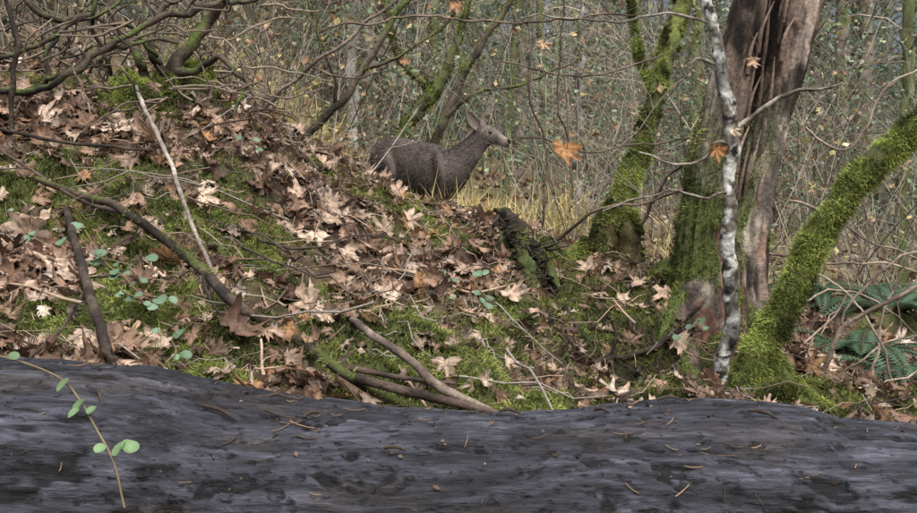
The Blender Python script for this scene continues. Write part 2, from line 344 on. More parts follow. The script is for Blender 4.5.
m=420; xx=rng.uniform(-.9,1.,m); aa=rng.uniform(-.5,.9,m); Pp,Nn=logtop(xx,aa)
dd=rng.normal(0,1,(m,3)); dd=unit(dd-Nn*(dd*Nn).sum(-1,keepdims=True)+Nn*rng.normal(0,.2,(m,1)))
quads(db,Pp+Nn*.002,rng.gamma(2,.0025,m)+.002,np.array([[.10,.07,.05]])*rng.uniform(.1,1.8,(m,1)),.7,dd)
for (x0,a0,dx,dy) in ((-.36,.35,.05,.02),(-.28,.1,.03,-.01),(-.22,.3,.02,-.03),(.42,.2,.04,.02),(-.1,.5,.03,.0),(.06,.02,.03,.01),(.2,.1,.02,.02),(-.5,.4,.02,.05),(.3,.0,.04,.0)):
    p0,n0=logtop(np.array([x0]),np.array([a0])); p1,n1=logtop(np.array([x0+dx]),np.array([a0+dy*3])); limbw(db,[np.append(p0[0]+n0[0]*.008,.002),np.append((p0[0]+p1[0])/2+n0[0]*.012,.0026),np.append(p1[0]+n1[0]*.006,.001)],6,(.04,.03,.022),.006,.008,.4,90)
db.obj('log_debris',m_twig,parent=logobj)
tick('log')

# ---------------- litter twigs ----------------
tb=Buf()
def litter(n,gs,gm,rr,lift):
    x,y=scatter(n,(-3,3),(2.1,5.8),lambda x,y:.8*(np.abs(x)<y*.65)); m=len(x)
    Lg=rng.gamma(2,gs,m)+gm; az=rng.uniform(0,6.28,m); t=np.linspace(-.5,.5,7)
    px=x[:,None]+np.cos(az)[:,None]*t*Lg[:,None]; py=y[:,None]+np.sin(az)[:,None]*t*Lg[:,None]
    pz=hgt(px,py); pz=.5*pz+.5*pz.mean(1,keepdims=True)+rng.uniform(.01,lift,(m,1))+t[None]*rng.normal(0,.15,(m,1))*Lg[:,None]
    Pt=np.stack([px,py,pz],-1)+rng.normal(0,.008,(m,7,3))
    cols=np.array([[.12,.085,.06],[.3,.22,.16],[.05,.04,.035],[.22,.2,.17]])[rng.integers(0,4,m)]
    tubes(tb,Pt,np.linspace(1,.4,7)[None]*rng.uniform(*rr,(m,1)),5,cols)
litter(2600,.07,.04,(.0010,.003),.06); litter(220,.16,.3,(.002,.0055),.10)
tb.obj('twig_litter',m_twig)

# ---------------- fallen branches ----------------
def moss_on(buf,V,Nn,n,fn,L=(.006,.018),w=.0012,bend=.7,tint=1.):
    k=rng.integers(0,len(V),n); v=V[k]; nn_=Nn[k]; s=rng.random(n)<fn(v,nn_); v=v[s];nn_=nn_[s]; m=len(v)
    if m==0: return
    v=v+rng.normal(0,.004,(m,3))
    blades(buf,v,unit(nn_+rng.normal(0,.45,(m,3))),rng.uniform(*L,m)*(.4+1.2*fbm(v*14+5,2)),w,mosscol(m,v)*tint,bend)
def barkcol(a,b,moss=None,mt=.5,seed=0,stretch=(12,12,4)):
    a=np.array(a);b=np.array(b)
    def f(V,D_):
        t=sstep(.35,.65,fbm(V*np.array(stretch)+seed,4))[...,None]; c=a*(1-t)+b*t
        if moss is not None:
            k=sstep(mt,mt+.12,fbm(V*5+seed+31,3)+.12*D_[...,2])[...,None]; c=c*(1-k)+np.array(moss)*k
        return c
    return f
def gpath(pts,lift,r):
    out=[]
    for k,(u,v) in enumerate(pts):
        p=hit(u,v,lift if np.isscalar(lift) else lift[k]); rr=r if np.isscalar(r) else r[k]
        out.append(np.append(p,rr))
    return out
def fallen(name,pts,lift,r,a,b,twigs=(),wob=.02,moss=None,seed=0):
    bf=Buf(); V,Nn=limbw(bf,gpath(pts,lift,r),12,None,.02,wob,.22,35,barkcol(a,b,moss,.62,seed),seed)
    for tp,tl,tr in twigs: limbw(bf,gpath(tp,tl,tr),8,None,.02,.01,.15,35,barkcol(a,b,None,.5,seed),seed)
    o=bf.obj(name,m_bark)
    if moss is not None:
        mo=Buf(); moss_on(mo,V,Nn,3000,lambda v,n_:(fbm(v*6+3,2)>.58)*(n_[:,2]>-.2)); 
        if mo.n: mo.obj('moss_tufts',m_moss,False,o)
    return o
dk=(.022,.017,.014); br=(.085,.062,.048)
fallen('fallen_branch',[(35,178),(85,196),(130,215),(168,243),(200,268),(235,305),(285,332),(335,365),(375,392),(432,416)],[.24,.24,.25,.26,.28,.28,.25,.2,.12,.04],[.009,.012,.013,.014,.015,.015,.014,.013,.011,.009],dk,br,
 [([(335,365),(400,378),(455,384)],[.18,.14,.1],[.009,.006,.003]),([(355,378),(420,395),(495,414)],[.16,.12,.05],[.011,.011,.008]),([(130,215),(80,200),(0,150)],[.25,.27,.3],[.008,.006,.004]),([(200,268),(210,300),(240,340)],[.24,.16,.06],[.006,.004,.002])],.03,(.06,.075,.022))
fallen('fallen_branch',[(335,308),(365,330),(410,362),(440,388),(492,414)],[.12,.15,.14,.1,.02],[.007,.010,.011,.012,.010],(.08,.06,.05),(.22,.175,.145),(),.02)
fallen('fallen_branch',[(66,210),(74,240),(88,285),(103,340),(116,388)],[.2,.22,.24,.2,.06],[.011,.012,.012,.012,.010],dk,(.08,.06,.045),[([(88,285),(60,330),(10,372)],[.16,.12,.06],[.004,.003,.002])],.02)
fallen('fallen_branch',[(125,48),(140,95),(165,150),(185,205),(212,272)],[.5,.4,.35,.25,.1],[.007,.008,.0075,.007,.006],(.16,.14,.12),(.36,.32,.28),(),.015)
fallen('fallen_branch',[(368,268),(400,270),(440,280),(470,292),(515,284)],[.14,.14,.15,.12,.08],[.006,.006,.005,.004,.003],(.25,.17,.12),(.4,.3,.22),(),.015)
fallen('fallen_branch',[(0,130),(60,142),(120,148),(180,152)],[.2,.2,.2,.1],[.006,.006,.005,.003],dk,br,(),.02)
fallen('fallen_branch',[(260,340),(262,370),(270,400)],[.1,.08,.02],[.003,.004,.004],(.3,.22,.17),(.45,.35,.28),(),.01)
fallen('fallen_branch',[(230,60),(262,105),(300,150),(330,170)],[.3,.25,.2,.1],[.004,.005,.005,.004],dk,br,(),.03)

# root wad, hollow's shade painted in as near-black: one ragged lump with splintered edges and some moss, over a hollow
cr=Buf(); ccf=barkcol((.004,.0035,.003),(.035,.027,.021),(.05,.065,.02),.60,0,(24,24,10))
def ragged(pts,S,seed,amp,bs):
    q=[np.append(M(u,v,d),r*d/F) for u,v,d,r in pts]; p=path(q,.008); P_=p[:,:3]+(np.stack([fbm(p[:,:3]*9+s*9+seed,3) for s in range(3)],-1)-.5)*.06
    def dp(P0,D_,th):
        X_=P0[:,:,None,:]+D_*.03; a=fbm(X_*bs+seed,4); b=fbm(X_*np.array([60,60,18.])+seed,3)
        return np.clip(1+(a-.5)*amp*3+(b-.5)*amp*2.2,.15,2.4)
    return tubes(cr,P_,np.abs(p[:,3])+.001,S,ccf,dp)
va=[ragged([(494,211,4.45,2),(503,219,4.4,6),(513,232,4.32,9),(520,250,4.25,11),(528,268,4.2,9),(538,286,4.18,5)],40,1.,.45,14),
 ragged([(508,228,4.4,5),(506,250,4.28,8),(512,272,4.2,8),(520,292,4.18,3)],36,5.,.5,16),
 ragged([(515,236,4.38,6),(532,250,4.32,8),(548,268,4.25,6),(558,288,4.2,3)],36,9.,.5,16)]
for _ in range(70):
    u=rng.uniform(496,550); v=213+(u-496)*.7+rng.uniform(0,50); a=rng.uniform(-.6,2.6); l=rng.uniform(6,24); k_=rng.uniform(.3,2.2)
    limb(cr,[(u,v,4.25,1.4),(u+math.cos(a)*l*.5+rng.normal(0,2),v+math.sin(a)*l*.5,4.17,1.),(u+math.cos(a)*l,v+math.sin(a)*l,4.18,.4)],5,(.025*k_,.019*k_,.015*k_),.02,.05)
cro=cr.obj('dark_root_wad',m_bark)
mo=Buf(); moss_on(mo,np.vstack([a for a,b in va]),np.vstack([b for a,b in va]),9000,lambda v,n_:(fbm(v*8+4,3)>.54)*(n_[:,2]>-.3),(.008,.022),.0018); mo.obj('moss_tufts',m_moss,False,cro)
rb=Buf(); rc=barkcol((.008,.006,.005),(.05,.037,.027),(.05,.07,.02),.60,2)
for pts,rr in (([(560,300),(575,330),(570,370),(590,405)],.009),([(700,320),(670,338),(640,352),(600,362),(560,380)],.013),([(640,300),(630,330),(645,365),(640,400)],.008),([(700,345),(680,365),(672,395),(690,415)],.012),([(600,310),(615,345),(605,380),(620,410)],.006),([(720,350),(700,380),(655,400),(610,412)],.008),([(540,290),(548,320),(535,350),(545,385)],.006),([(660,310),(655,340),(668,375),(655,405)],.005)):
    k=len(pts); limbw(rb,gpath(pts,[.03]+[.05]*(k-2)+[-.05],[rr]+[rr*.9]*(k-2)+[rr*.4]),10,None,.012,.10,.45,30,rc)
for _ in range(150):
    u=rng.uniform(560,720); v=rng.uniform(305,370); p0=hit(u,v,.03); l=rng.uniform(.05,.2)
    limbw(rb,[np.append(p0,.0016),np.append(p0+np.array([rng.normal(0,.04),-.03,-l*.5]),.0012),np.append(p0+np.array([rng.normal(0,.06),-.03,-l]),.0005)],5,tuple(np.array([.05,.038,.028])*rng.uniform(.4,2.2)),.02,.04)
rb.obj('exposed_roots',m_bark)

# ---------------- broken trunk ----------------
def furrow(P_,D_,th,seed,amp):
    k=np.stack([np.cos(th)*2.6,np.sin(th)*2.6],-1)
    z=P_[:,:,None,2]
    Q=np.stack([np.broadcast_to(k[None,None,:,0],D_.shape[:3])+seed,np.broadcast_to(k[None,None,:,1],D_.shape[:3]),np.broadcast_to(z*1.1,D_.shape[:3])],-1)
    a=fbm(Q,3); b=fbm(Q*np.array([4,4,3.]),3); X_=P_[:,:,None,:]+D_*.2
    return 1+(a-.5)*amp*2+(b-.5)*amp*1.3+(fbm(X_*30,2)-.5)*.08-.12*np.exp(-np.abs(b-.5)*30)
def trunk(buf,uvdr,seed,amp,colf,S=90,step=.012,wob=.02):
    q=[np.append(M(u,v,d),r*d/F) for u,v,d,r in uvdr]; p=path(q,step); P_=p[:,:3]; 
    P_=P_+(np.stack([fbm(P_*4+s*9+seed,2) for s in range(3)],-1)-.5)*wob
    return tubes(buf,P_,np.abs(p[:,3])+.002,S,colf,lambda a,b,c:furrow(a,b,c,seed,amp))
def mktr(k):
    def trcol(V,D_):
        t=sstep(.38,.62,fbm(V*np.array([26,26,6])+5,4))[...,None]; c=np.array([.028,.021,.017])*(1-t)+np.array([.17,.125,.10])*k*t
        g_=sstep(.47,.62,fbm(V*np.array([6,6,2.5])+60,3))[...,None]*.7; c=c*(1-g_)+np.array([.25,.22,.19])*k*g_*(.4+t*.9)
        r=sstep(.55,.66,fbm(V*np.array([7,7,2.])+90,3))[...,None]*.7; c=c*(1-r)+np.array([.13,.062,.038])*r*(.4+t)
        dkp=sstep(.53,.61,fbm(V*np.array([10,10,4.])+33,3))[...,None]*.75; c=c*(1-dkp)
        mk=sstep(1.95,1.0,V[...,2])[...,None]*sstep(.42,.58,fbm(V*6+12,3)-.25*D_[...,0]-.0)[...,None]; c=c*(1-mk)+np.array([.07,.09,.025])*mk
        return c
    return trcol
bt=Buf(); TV=[];TN=[]
for pts,sd,am,kc in (([(703,372,4.05,42),(702,320,4.08,36),(704,270,4.1,30),(708,210,4.12,25),(716,140,4.13,20),(730,70,4.13,17),(746,10,4.13,15),(757,-60,4.15,14),(766,-160,4.15,9)],1.,.28,.8),
 ([(740,360,4.15,32),(736,300,4.18,32),(740,240,4.2,28),(756,175,4.2,21),(772,115,4.2,18),(787,60,4.18,18),(801,0,4.18,18),(816,-70,4.2,15),(836,-160,4.2,9)],7.,.26,1.3)):
    v_,n_=trunk(bt,pts,sd,am,mktr(kc)); TV.append(v_);TN.append(n_)
cavshade=barkcol((.004,.003,.003),(.03,.02,.016),None,.5,0,(26,26,4))  # near-black inner tube: shade of the cavity between the spires, put into colour
trunk(bt,[(720,300,4.3,30),(724,230,4.34,26),(737,160,4.38,22),(751,90,4.42,20),(769,20,4.42,19),(784,-60,4.4,16),(790,-150,4.36,8)],4.,.25,cavshade,50,.02)
trc=mktr(.6)
for pts in ([(700,290,4.05,20),(676,312,3.95,13),(660,338,3.85,9),(648,372,3.8,5),(640,400,3.75,1)],[(700,320,4.0,18),(690,350,3.85,13),(692,390,3.7,9),(700,430,3.6,3)],[(745,310,4.1,20),(768,345,4.0,14),(790,385,3.95,8),(800,425,3.9,2)],[(690,270,4.1,14),(662,272,4.2,10),(645,300,4.3,3)],[(745,300,4.2,18),(785,335,4.4,10),(815,375,4.6,2)],[(735,290,4.0,8),(738,330,3.95,8),(728,385,3.85,7),(715,430,3.75,2)]):
    v_,n_=trunk(bt,pts,3.,.2,trc,36,.015,.05); TV.append(v_);TN.append(n_)
for _ in range(30):
    v=rng.uniform(0,230); cu=722+(230-v)*.24; u=cu+rng.uniform(-16,30); d=rng.uniform(4.04,4.16)
    limb(bt,[(u,v,d+.02,rng.uniform(1,3)),(u+4,v-25,d,2),(u+rng.uniform(6,16),v-rng.uniform(40,80),d+.04,.5)],5,tuple(np.array([.14,.10,.08])*rng.uniform(.2,1.5)),.03)
bto=bt.obj('broken_tree_trunk',m_bark)
mo=Buf(); V=np.vstack(TV);Nn=np.vstack(TN)
moss_on(mo,V,Nn,90000,lambda v,n_:(sstep(1.95,.9,v[:,2]))*(fbm(v*6+12,3)-.25*n_[:,0]>.48)*(n_[:,1]<.6),(.01,.03),.0018)
mo.obj('moss_tufts',m_moss,False,bto)
tick('trunk')

# ---------------- mossy trees ----------------
def mossy(name,limbs,n,L=(.012,.03),wdt=.0017,und=((.05,.055,.02),(.11,.13,.035)),frac=.38,S=26,tint=1.):
    bf=Buf(); Vs=[];Ns=[]
    for pts in limbs:
        v_,n_=limb(bf,pts,S,None,.012,.03,.34,16,barkcol(*und,None,.5,3)); Vs.append(v_);Ns.append(n_)
    o=bf.obj(name,m_bark); V=np.vstack(Vs);Nn=np.vstack(Ns); mo=Buf()
    moss_on(mo,V,Nn,n,lambda v,nn_:(fbm(v*9+2,3)+.10*nn_[:,2]>frac),L,wdt,.9,tint); mo.obj('moss_tufts',m_moss,False,o); return o
mossy('mossy_leaning_tree',[[(722,440,3.0,17),(738,404,3.0,16),(756,362,3.0,14),(772,332,3.0,13),(800,275,3.0,12.5),(826,225,3.0,12),(855,182,3.0,12.5),(890,150,3.0,13),(930,118,3.0,13),(1010,70,3.05,12),(1150,-40,3.1,10),(1250,-200,3.2,6)],
 [(765,350,3.0,9),(790,385,3.05,7),(830,412,3.1,4)],[(742,400,3.0,14),(775,392,2.95,9),(810,402,2.9,6),(850,420,2.9,4)]],80000,(.006,.026),.0013,frac=.42,tint=1.25)
mossy('mossy_tree',[[(606,262,6.0,15),(614,232,6.0,13),(620,200,6.0,11),(633,168,6.05,10),(647,130,6.1,9),(657,85,6.1,9),(668,45,6.15,8.5),(684,0,6.2,8),(702,-60,6.2,8),(720,-150,6.3,5)],
 [(655,95,6.1,3),(640,60,6.2,2.5),(632,20,6.3,2),(628,-30,6.3,1.5)]],44000,(.012,.035),.0024,frac=.43,tint=1.1)
mossy('mossy_stump',[[(600,285,4.6,22),(602,262,4.6,17),(606,240,4.62,14),(611,222,4.65,12),(613,205,4.7,7)],[(575,275,4.6,11),(582,258,4.6,10),(588,240,4.6,6)],[(628,280,4.6,12),(630,255,4.6,11),(629,232,4.6,10),(625,212,4.65,7)]],30000,(.012,.035),.002,((.02,.015,.012),(.07,.06,.025)),.46,24)
mossy('mossy_stump',[[(105,128,4.4,14),(135,112,4.5,20),(160,100,4.6,22),(185,85,4.7,17),(205,72,4.8,8)],[(165,150,4.2,10),(150,125,4.4,14),(140,100,4.5,16),(125,85,4.6,11)],[(230,118,4.6,9),(205,100,4.7,14),(180,95,4.7,16)]],40000,(.012,.04),.0022,((.02,.016,.012),(.08,.09,.025)),.42,26,1.35)
st=Buf(); sc=barkcol((.014,.012,.010),(.08,.062,.048),(.07,.095,.025),.62,5)
for pts in ([(165,95,4.6,9),(182,62,4.6,7),(205,28,4.6,6),(228,0,4.6,5),(250,-40,4.6,4)],[(150,100,4.6,6),(140,60,4.5,4),(122,30,4.5,4),(118,0,4.5,3),(110,-50,4.5,2)],
 [(170,90,4.6,5),(150,50,4.5,4),(160,20,4.5,3),(190,-20,4.6,3)],[(-20,100,3.9,3),(40,85,4.0,3.5),(95,62,4.1,3.5),(130,40,4.2,3),(175,20,4.3,3),(205,5,4.4,3),(260,-5,4.6,2)],
 [(0,118,4.0,2),(40,90,4.1,2.5),(75,70,4.1,2),(120,52,4.2,2),(185,50,4.3,1.5)],[(20,-10,4.2,3),(45,8,4.2,3),(90,22,4.3,2.5),(130,30,4.3,2),(160,60,4.4,2)],[(0,60,4.0,2.5),(50,40,4.1,2),(110,10,4.2,1.5),(150,-20,4.2,1)],
 [(175,80,4.6,4),(215,60,4.5,3),(240,85,4.4,2),(235,125,4.3,1.5)],[(5,-10,3.8,2),(14,40,3.8,2.5),(12,100,3.8,2.5),(20,150,3.8,2)],[(60,30,4.4,2),(50,70,4.3,2),(62,130,4.1,2)],[(100,-10,4.2,2),(96,30,4.2,2),(112,80,4.3,2)]):
    limb(st,pts,9,None,.02,.12,.3,25,sc)
for _ in range(150):
    u=rng.uniform(-30,260); v=rng.uniform(-10,130); d=rng.uniform(3.9,5.2); a=rng.uniform(0,6.28); l=rng.uniform(25,95)
    limb(st,[(u,v,d,1.3),(u+math.cos(a)*l*.5+rng.normal(0,6),v+math.sin(a)*l*.3+rng.normal(0,6),d,1.),(u+math.cos(a)*l,v+math.sin(a)*l*.7,d+rng.normal(0,.15),.4)],5,(np.array([.10,.08,.062])*rng.uniform(.2,2.4)),.03,.09)
st.obj('bare_shrub',m_bark)

def lichen(V,D_):
    t=sstep(.42,.54,fbm(V*np.array([38,38,34.])+3,4))[...,None]; s=sstep(.60,.66,fbm(V*np.array([26,26,40.])+77,3))[...,None]; b=sstep(.5,.62,fbm(V*np.array([9,9,7.])+20,3))[...,None]
    c=np.array([.12,.105,.09])*(1-t)+np.array([.44,.45,.42])*t; c=c*(1-.65*b); return c*(1-s)+np.array([.02,.018,.016])*s
ls=Buf(); limb(ls,[(712,445,3.3,9),(719,405,3.3,8.5),(724,360,3.3,7.5),(731,300,3.3,7.5),(731,240,3.3,7),(729,180,3.3,6.5),(730,120,3.3,6.5),(722,65,3.3,6),(708,10,3.3,5.5),(700,-40,3.3,5),(690,-150,3.3,4)],24,None,.006,.05,.22,45,lichen)
lt=barkcol((.08,.065,.05),(.30,.27,.23),None,.5,4,(40,40,40))
for pts in ([(729,135,3.3,2.5),(750,120,3.3,2.5),(790,92,3.25,2),(820,86,3.2,1.6),(840,82,3.2,1)],[(722,65,3.3,2),(700,62,3.3,1.5),(690,80,3.3,1)],[(728,145,3.3,2),(715,140,3.3,1.6),(690,160,3.3,1.2),(640,150,3.3,.8)],[(730,190,3.3,1.5),(700,200,3.2,1.1),(650,196,3.2,.9),(600,210,3.2,.6)],[(712,22,3.3,1.5),(660,18,3.3,1.2),(590,22,3.3,.9),(520,20,3.3,.6)]):
    limb(ls,pts,7,None,.015,.07,.3,30,lt)
ls.obj('lichen_covered_sapling',m_bark)

def simple(name,limbs,a,b,moss=None,mt=.55,n=0,m_=m_bark,S=9,wob=.07):
    bf=Buf(); Vs=[];Ns=[]
    for pts in limbs:
        v_,n_=limb(bf,pts,S,None,.03,wob,.2,20,barkcol(a,b,moss,mt,4)); Vs.append(v_);Ns.append(n_)
    o=bf.obj(name,m_)
    if n:
        mo=Buf(); moss_on(mo,np.vstack(Vs),np.vstack(Ns),n,lambda v,nn_:fbm(v*4+3,2)>.45,(.01,.03),.0024); mo.obj('moss_tufts',m_moss,False,o)
gM=(.08,.10,.03)
simple('vine_maple',[[(300,140,5.6,4.5),(335,108,5.6,4),(362,70,5.6,3.5),(385,35,5.6,3),(412,-10,5.6,3),(440,-70,5.6,3)],[(362,70,5.6,2),(395,60,5.5,1.6),(440,30,5.5,1.3),(470,-10,5.5,1)],[(335,108,5.6,2),(330,60,5.5,1.5),(310,10,5.5,1),(300,-30,5.5,1)]],dk,(.10,.08,.06),gM,.55,1500)
simple('vine_maple',[[(425,210,9.2,7),(432,150,9.2,5),(445,118,9.2,4.5),(462,80,9.2,4),(485,40,9.2,3.5),(515,-10,9.2,3),(540,-80,9.2,2)],[(445,118,9.2,3),(470,95,9.1,2),(520,85,9.1,1.5),(580,60,9.1,1)],[(462,80,9.2,2),(455,30,9.2,1.5),(450,-20,9.2,1)]],(.02,.017,.014),(.10,.08,.06),gM,.56,4000)
simple('vine_maple',[[(385,190,9.6,9),(402,135,9.6,8),(418,110,9.6,7),(436,92,9.6,6.5),(450,60,9.6,4),(470,0,9.7,3)],[(436,92,9.6,4),(400,60,9.6,3),(385,0,9.6,2)]],(.05,.05,.03),(.12,.1,.07),gM,.38,20000)
simple('bare_sapling',[[(225,135,5.2,2.2),(262,110,5.1,2),(310,70,5.0,1.8),(355,35,5.0,1.6),(405,-5,5.0,1.3)],[(262,110,5.1,1.2),(270,60,5.1,1),(262,10,5.1,.8)],[(310,70,5.,1.2),(350,80,5.,.8),(400,70,5,.6)]],(.06,.05,.04),(.2,.16,.13))
simple('bare_sapling',[[(640,230,4.6,2),(655,195,4.5,1.8),(690,165,4.4,1.5),(735,150,4.3,1.2)],[(560,240,4.6,1.6),(590,215,4.5,1.5),(640,205,4.4,1.2),(680,190,4.3,1)],[(575,200,4.8,1.3),(566,140,4.8,1.),(556,100,4.8,.9),(560,40,4.8,.8),(566,-20,4.8,.7)],[(540,230,5,1.3),(545,160,5,1.),(530,100,5,.9),(535,0,5,.7)],[(320,30,4.8,1),(420,18,4.8,1.),(520,24,4.8,1.),(640,12,4.8,.8)],[(520,138,5,.7),(560,145,5,.8),(600,150,5,.8),(700,135,4.8,1.)],[(500,60,5,.7),(580,75,5,.8),(660,60,5,.8)]],(.05,.04,.03),(.18,.135,.1))
simple('bare_shrub',[[(800,425,3.3,3),(815,390,3.3,2.8),(845,335,3.3,2.6),(880,305,3.3,2.2),(930,280,3.3,1.8),(1000,270,3.3,1.5)],[(845,335,3.3,1.5),(850,300,3.3,1.2),(900,255,3.3,1.),(940,240,3.3,.8)],[(870,400,4,1.6),(880,330,4,1.3),(905,260,4,1.1),(930,180,4,.9)],[(790,200,4.6,1.5),(830,215,4.5,1.3),(870,240,4.4,1.),(930,262,4.4,.8)],[(760,250,4.6,1.5),(810,262,4.6,1.3),(870,262,4.6,1.),(930,270,4.6,.8)],[(900,440,3.6,1.6),(890,380,3.6,1.4),(870,320,3.7,1.1),(830,280,3.8,.9),(790,270,3.9,.7)],[(800,130,3.8,1.2),(850,150,3.8,1.2),(885,90,3.9,1),(930,60,3.9,.8)],[(800,300,4.2,1),(840,290,4.2,1),(890,310,4.2,.8),(925,350,4.2,.7)],[(930,330,4,1.2),(880,345,4,1),(840,380,4,.9),(825,420,4,.7)],[(860,430,3.4,1.3),(868,400,3.4,1.2),(900,375,3.4,1.),(950,360,3.4,.8)],[(790,350,4.4,1),(830,320,4.4,1),(860,270,4.4,.9),(870,200,4.4,.7)]],(.12,.09,.07),(.36,.29,.23))
tick('saplings')

# ---------------- brush & background ----------------
TW=np.array([[.13,.115,.095],[.24,.21,.17],[.37,.325,.27],[.07,.06,.05],[.18,.20,.12],[.30,.26,.205]])
def brush(buf,bx,by,hh,r0,lean,ntw,nt2,S=4,leafbuf=None,nleaf=0,leafcol=None,leafsz=(.02,.05),tlen=.45,dk_=1.):
    N=len(bx); Kk=9; t=np.linspace(0,1,Kk)[None,:,None]
    base=np.stack([bx,by,hgt(bx,by)-.05],-1)[:,None]; ld_=rng.normal(0,lean,(N,1,3)); ld_[...,2]=0; cv=rng.normal(0,lean*.7,(N,1,3)); cv[...,2]=-np.abs(cv[...,2])*.4
    P=base+hh[:,None,None]*(t*np.array([0,0,1.])+t*ld_+t*t*cv)+np.cumsum(rng.normal(0,.018,(N,Kk,3))*hh[:,None,None]*.6,1)*(t>0)
    R=(1-.75*t[...,0])*r0[:,None]; ci=rng.integers(0,len(TW),N); c=TW[ci]*rng.uniform(.6,1.3,(N,1))*dk_; tubes(buf,P,R,S,c)
    def child(P,hh,c,R,n_,ln,up):
        M_=len(P); s=rng.integers(0,M_,n_); k=rng.integers(2,P.shape[1]-1,n_); st_=P[s,k]; L_=hh[s]*rng.uniform(.4,1.2,n_)*ln
        D_=rng.normal(0,1,(n_,3)); D_[:,2]=np.abs(D_[:,2])*.5+up; D_=unit(D_); tt=np.linspace(0,1,6)[None,:,None]
        Q=st_[:,None]+D_[:,None]*tt*L_[:,None,None]+np.cumsum(rng.normal(0,.05,(n_,6,3)),1)*L_[:,None,None]*.5*(tt>0)
        RR=(R[s,k]*.6)[:,None]*(1-.7*tt[...,0]); tubes(buf,Q,RR,3,c[s]); return Q,L_,c[s],RR
    Q,L_,c1,R1=child(P,hh,c,R,ntw,tlen,.35)
    Q2=Q
    if nt2: Q2,_,_,_=child(Q,L_,c1,R1,nt2,.6,.2)
    if leafbuf is not None and nleaf:
        s=rng.integers(0,len(Q2),nleaf); k=rng.integers(1,6,nleaf); pp=Q2[s,k]+rng.normal(0,.02,(nleaf,3)); quads(leafbuf,pp,rng.uniform(*leafsz,nleaf),leafcol(nleaf))
def fan(n,d0,d1,u0=-200,u1=1120,pw=1.):
    d=d0+(d1-d0)*rng.random(n)**pw; u=rng.uniform(u0,u1,n); return d*(u-458.5)/F,d,u
tan=lambda n:np.array([[.45,.31,.17],[.50,.39,.27],[.30,.18,.10],[.44,.38,.16]])[rng.integers(0,4,n)]*rng.uniform(.5,1.1,(n,1))
grn=lambda n:np.array([[.15,.22,.13],[.20,.28,.16],[.12,.18,.12],[.25,.30,.15],[.24,.29,.21]])[rng.integers(0,5,n)]*rng.uniform(.6,1.35,(n,1))
mid=Buf(); lf=Buf()
x,y,u=fan(60,5.6,8.5,230,330); brush(mid,x,y,rng.uniform(.7,2.4,len(x)),rng.uniform(.003,.006,len(x)),.3,450,800,4,lf,900,tan,(.03,.07))
x,y,u=fan(120,5.2,9,-120,250); brush(mid,x,y,rng.uniform(.7,2.6,len(x)),rng.uniform(.003,.009,len(x)),.45,1300,2600,4,lf,2600,lambda n:np.where(rng.random((n,1))<.5,tan(n)*.7,grn(n)*.7),(.03,.07),.5,.6)
x,y,u=fan(70,5.3,9,540,1050); brush(mid,x,y,rng.uniform(.6,2.6,len(x)),rng.uniform(.003,.007,len(x)),.35,600,1100,4,lf,450,tan,(.03,.07))
x,y,u=fan(520,9.2,18); brush(mid,x,y,rng.uniform(1,4.5,len(x)),rng.uniform(.004,.012,len(x)),.3,4600,8500,4,lf,30000,lambda n:np.where(rng.random((n,1))<.22,tan(n),grn(n)),(.035,.085))
mid.obj('undergrowth_brush',m_twig)
fr=Buf()
x,y,u=fan(600,18,42,-200,1120,.8); brush(fr,x,y,rng.uniform(2,11,len(x)),rng.uniform(.010,.028,len(x)),.2,5500,8000,3,lf,115000,grn,(.08,.2),.45,1.1)  # far twigs lifted and leaf greens kept pale, haze put into the colour
fr.obj('distant_brush',m_twig)
tr=Buf()
def bgtree(u,d,r,lean,h=14,col=0):
    x=d*(u-458.5)/F; z=float(hgt(np.array([x]),np.array([d]))[0]); lx=lean*h
    cf=[barkcol((.09,.075,.062),(.24,.205,.17),gM,.56,u),barkcol((.14,.135,.125),(.34,.33,.31),gM,.62,u),barkcol((.06,.06,.035),(.15,.17,.08),gM,.4,u)][col]
    q=[[x,d,z-.2,r*1.35],[x+lx*.04,d,z+.4,r*1.05],[x+lx*.3,d,z+h*.3,r*.9],[x+lx*.65,d+.2,z+h*.65,r*.65],[x+lx,d,z+h,r*.2]]
    limbw(tr,q,14,None,.12,.15,.1,9,cf,u)
    nb=int(h*3); t=rng.uniform(.12,1,nb); Pp=np.stack([x+lx*t,np.full(nb,d),z+h*t],-1); D_=rng.normal(0,1,(nb,3)); D_[:,2]=D_[:,2]*.3-.1; D_=unit(D_); tt=np.linspace(0,1,7)[None,:,None]
    L_=rng.uniform(.6,2.6,nb)[:,None,None]; Q=Pp[:,None]+D_[:,None]*tt*L_+np.array([0,0,-.25])*tt*tt*L_+np.cumsum(rng.normal(0,.03,(nb,7,3)),1)*L_*.6
    tubes(tr,Q,(r*.12+.006)*(1-.8*tt[...,0])*np.ones((nb,1)),3,TW[rng.integers(0,4,nb)]); return Q
boles=[(352,14,.08,.02,1),(372,17,.10,-.02,0),(300,20,.16,.03,0),(250,18,.12,-.02,2),(205,22,.2,.02,0),(160,16,.1,.05,2),(95,22,.15,0,0),(40,18,.13,.03,2),(520,20,.10,.01,0),(545,15,.06,-.03,2),(590,24,.15,.02,0),(575,12,.05,.03,1),(640,20,.12,-.02,2),(840,16,.11,.0,0),(862,20,.16,.01,0),(900,13,.08,.02,2),(815,24,.15,.0,0),(885,26,.16,0,1),(470,28,.18,.01,0),(420,24,.13,-.01,1),(-40,20,.2,0,0),(980,18,.2,0,0),(505,12,.04,.05,2),(690,16,.1,.03,2),(430,17,.07,.04,2)]
for u,d,r,l,c in boles: bgtree(u,d,r,l,rng.uniform(10,16),c)
for k in range(30):
    bgtree(rng.uniform(-250,1170),rng.uniform(24,46),rng.uniform(.1,.22),rng.normal(0,.03),rng.uniform(12,20),int(rng.integers(0,3)))
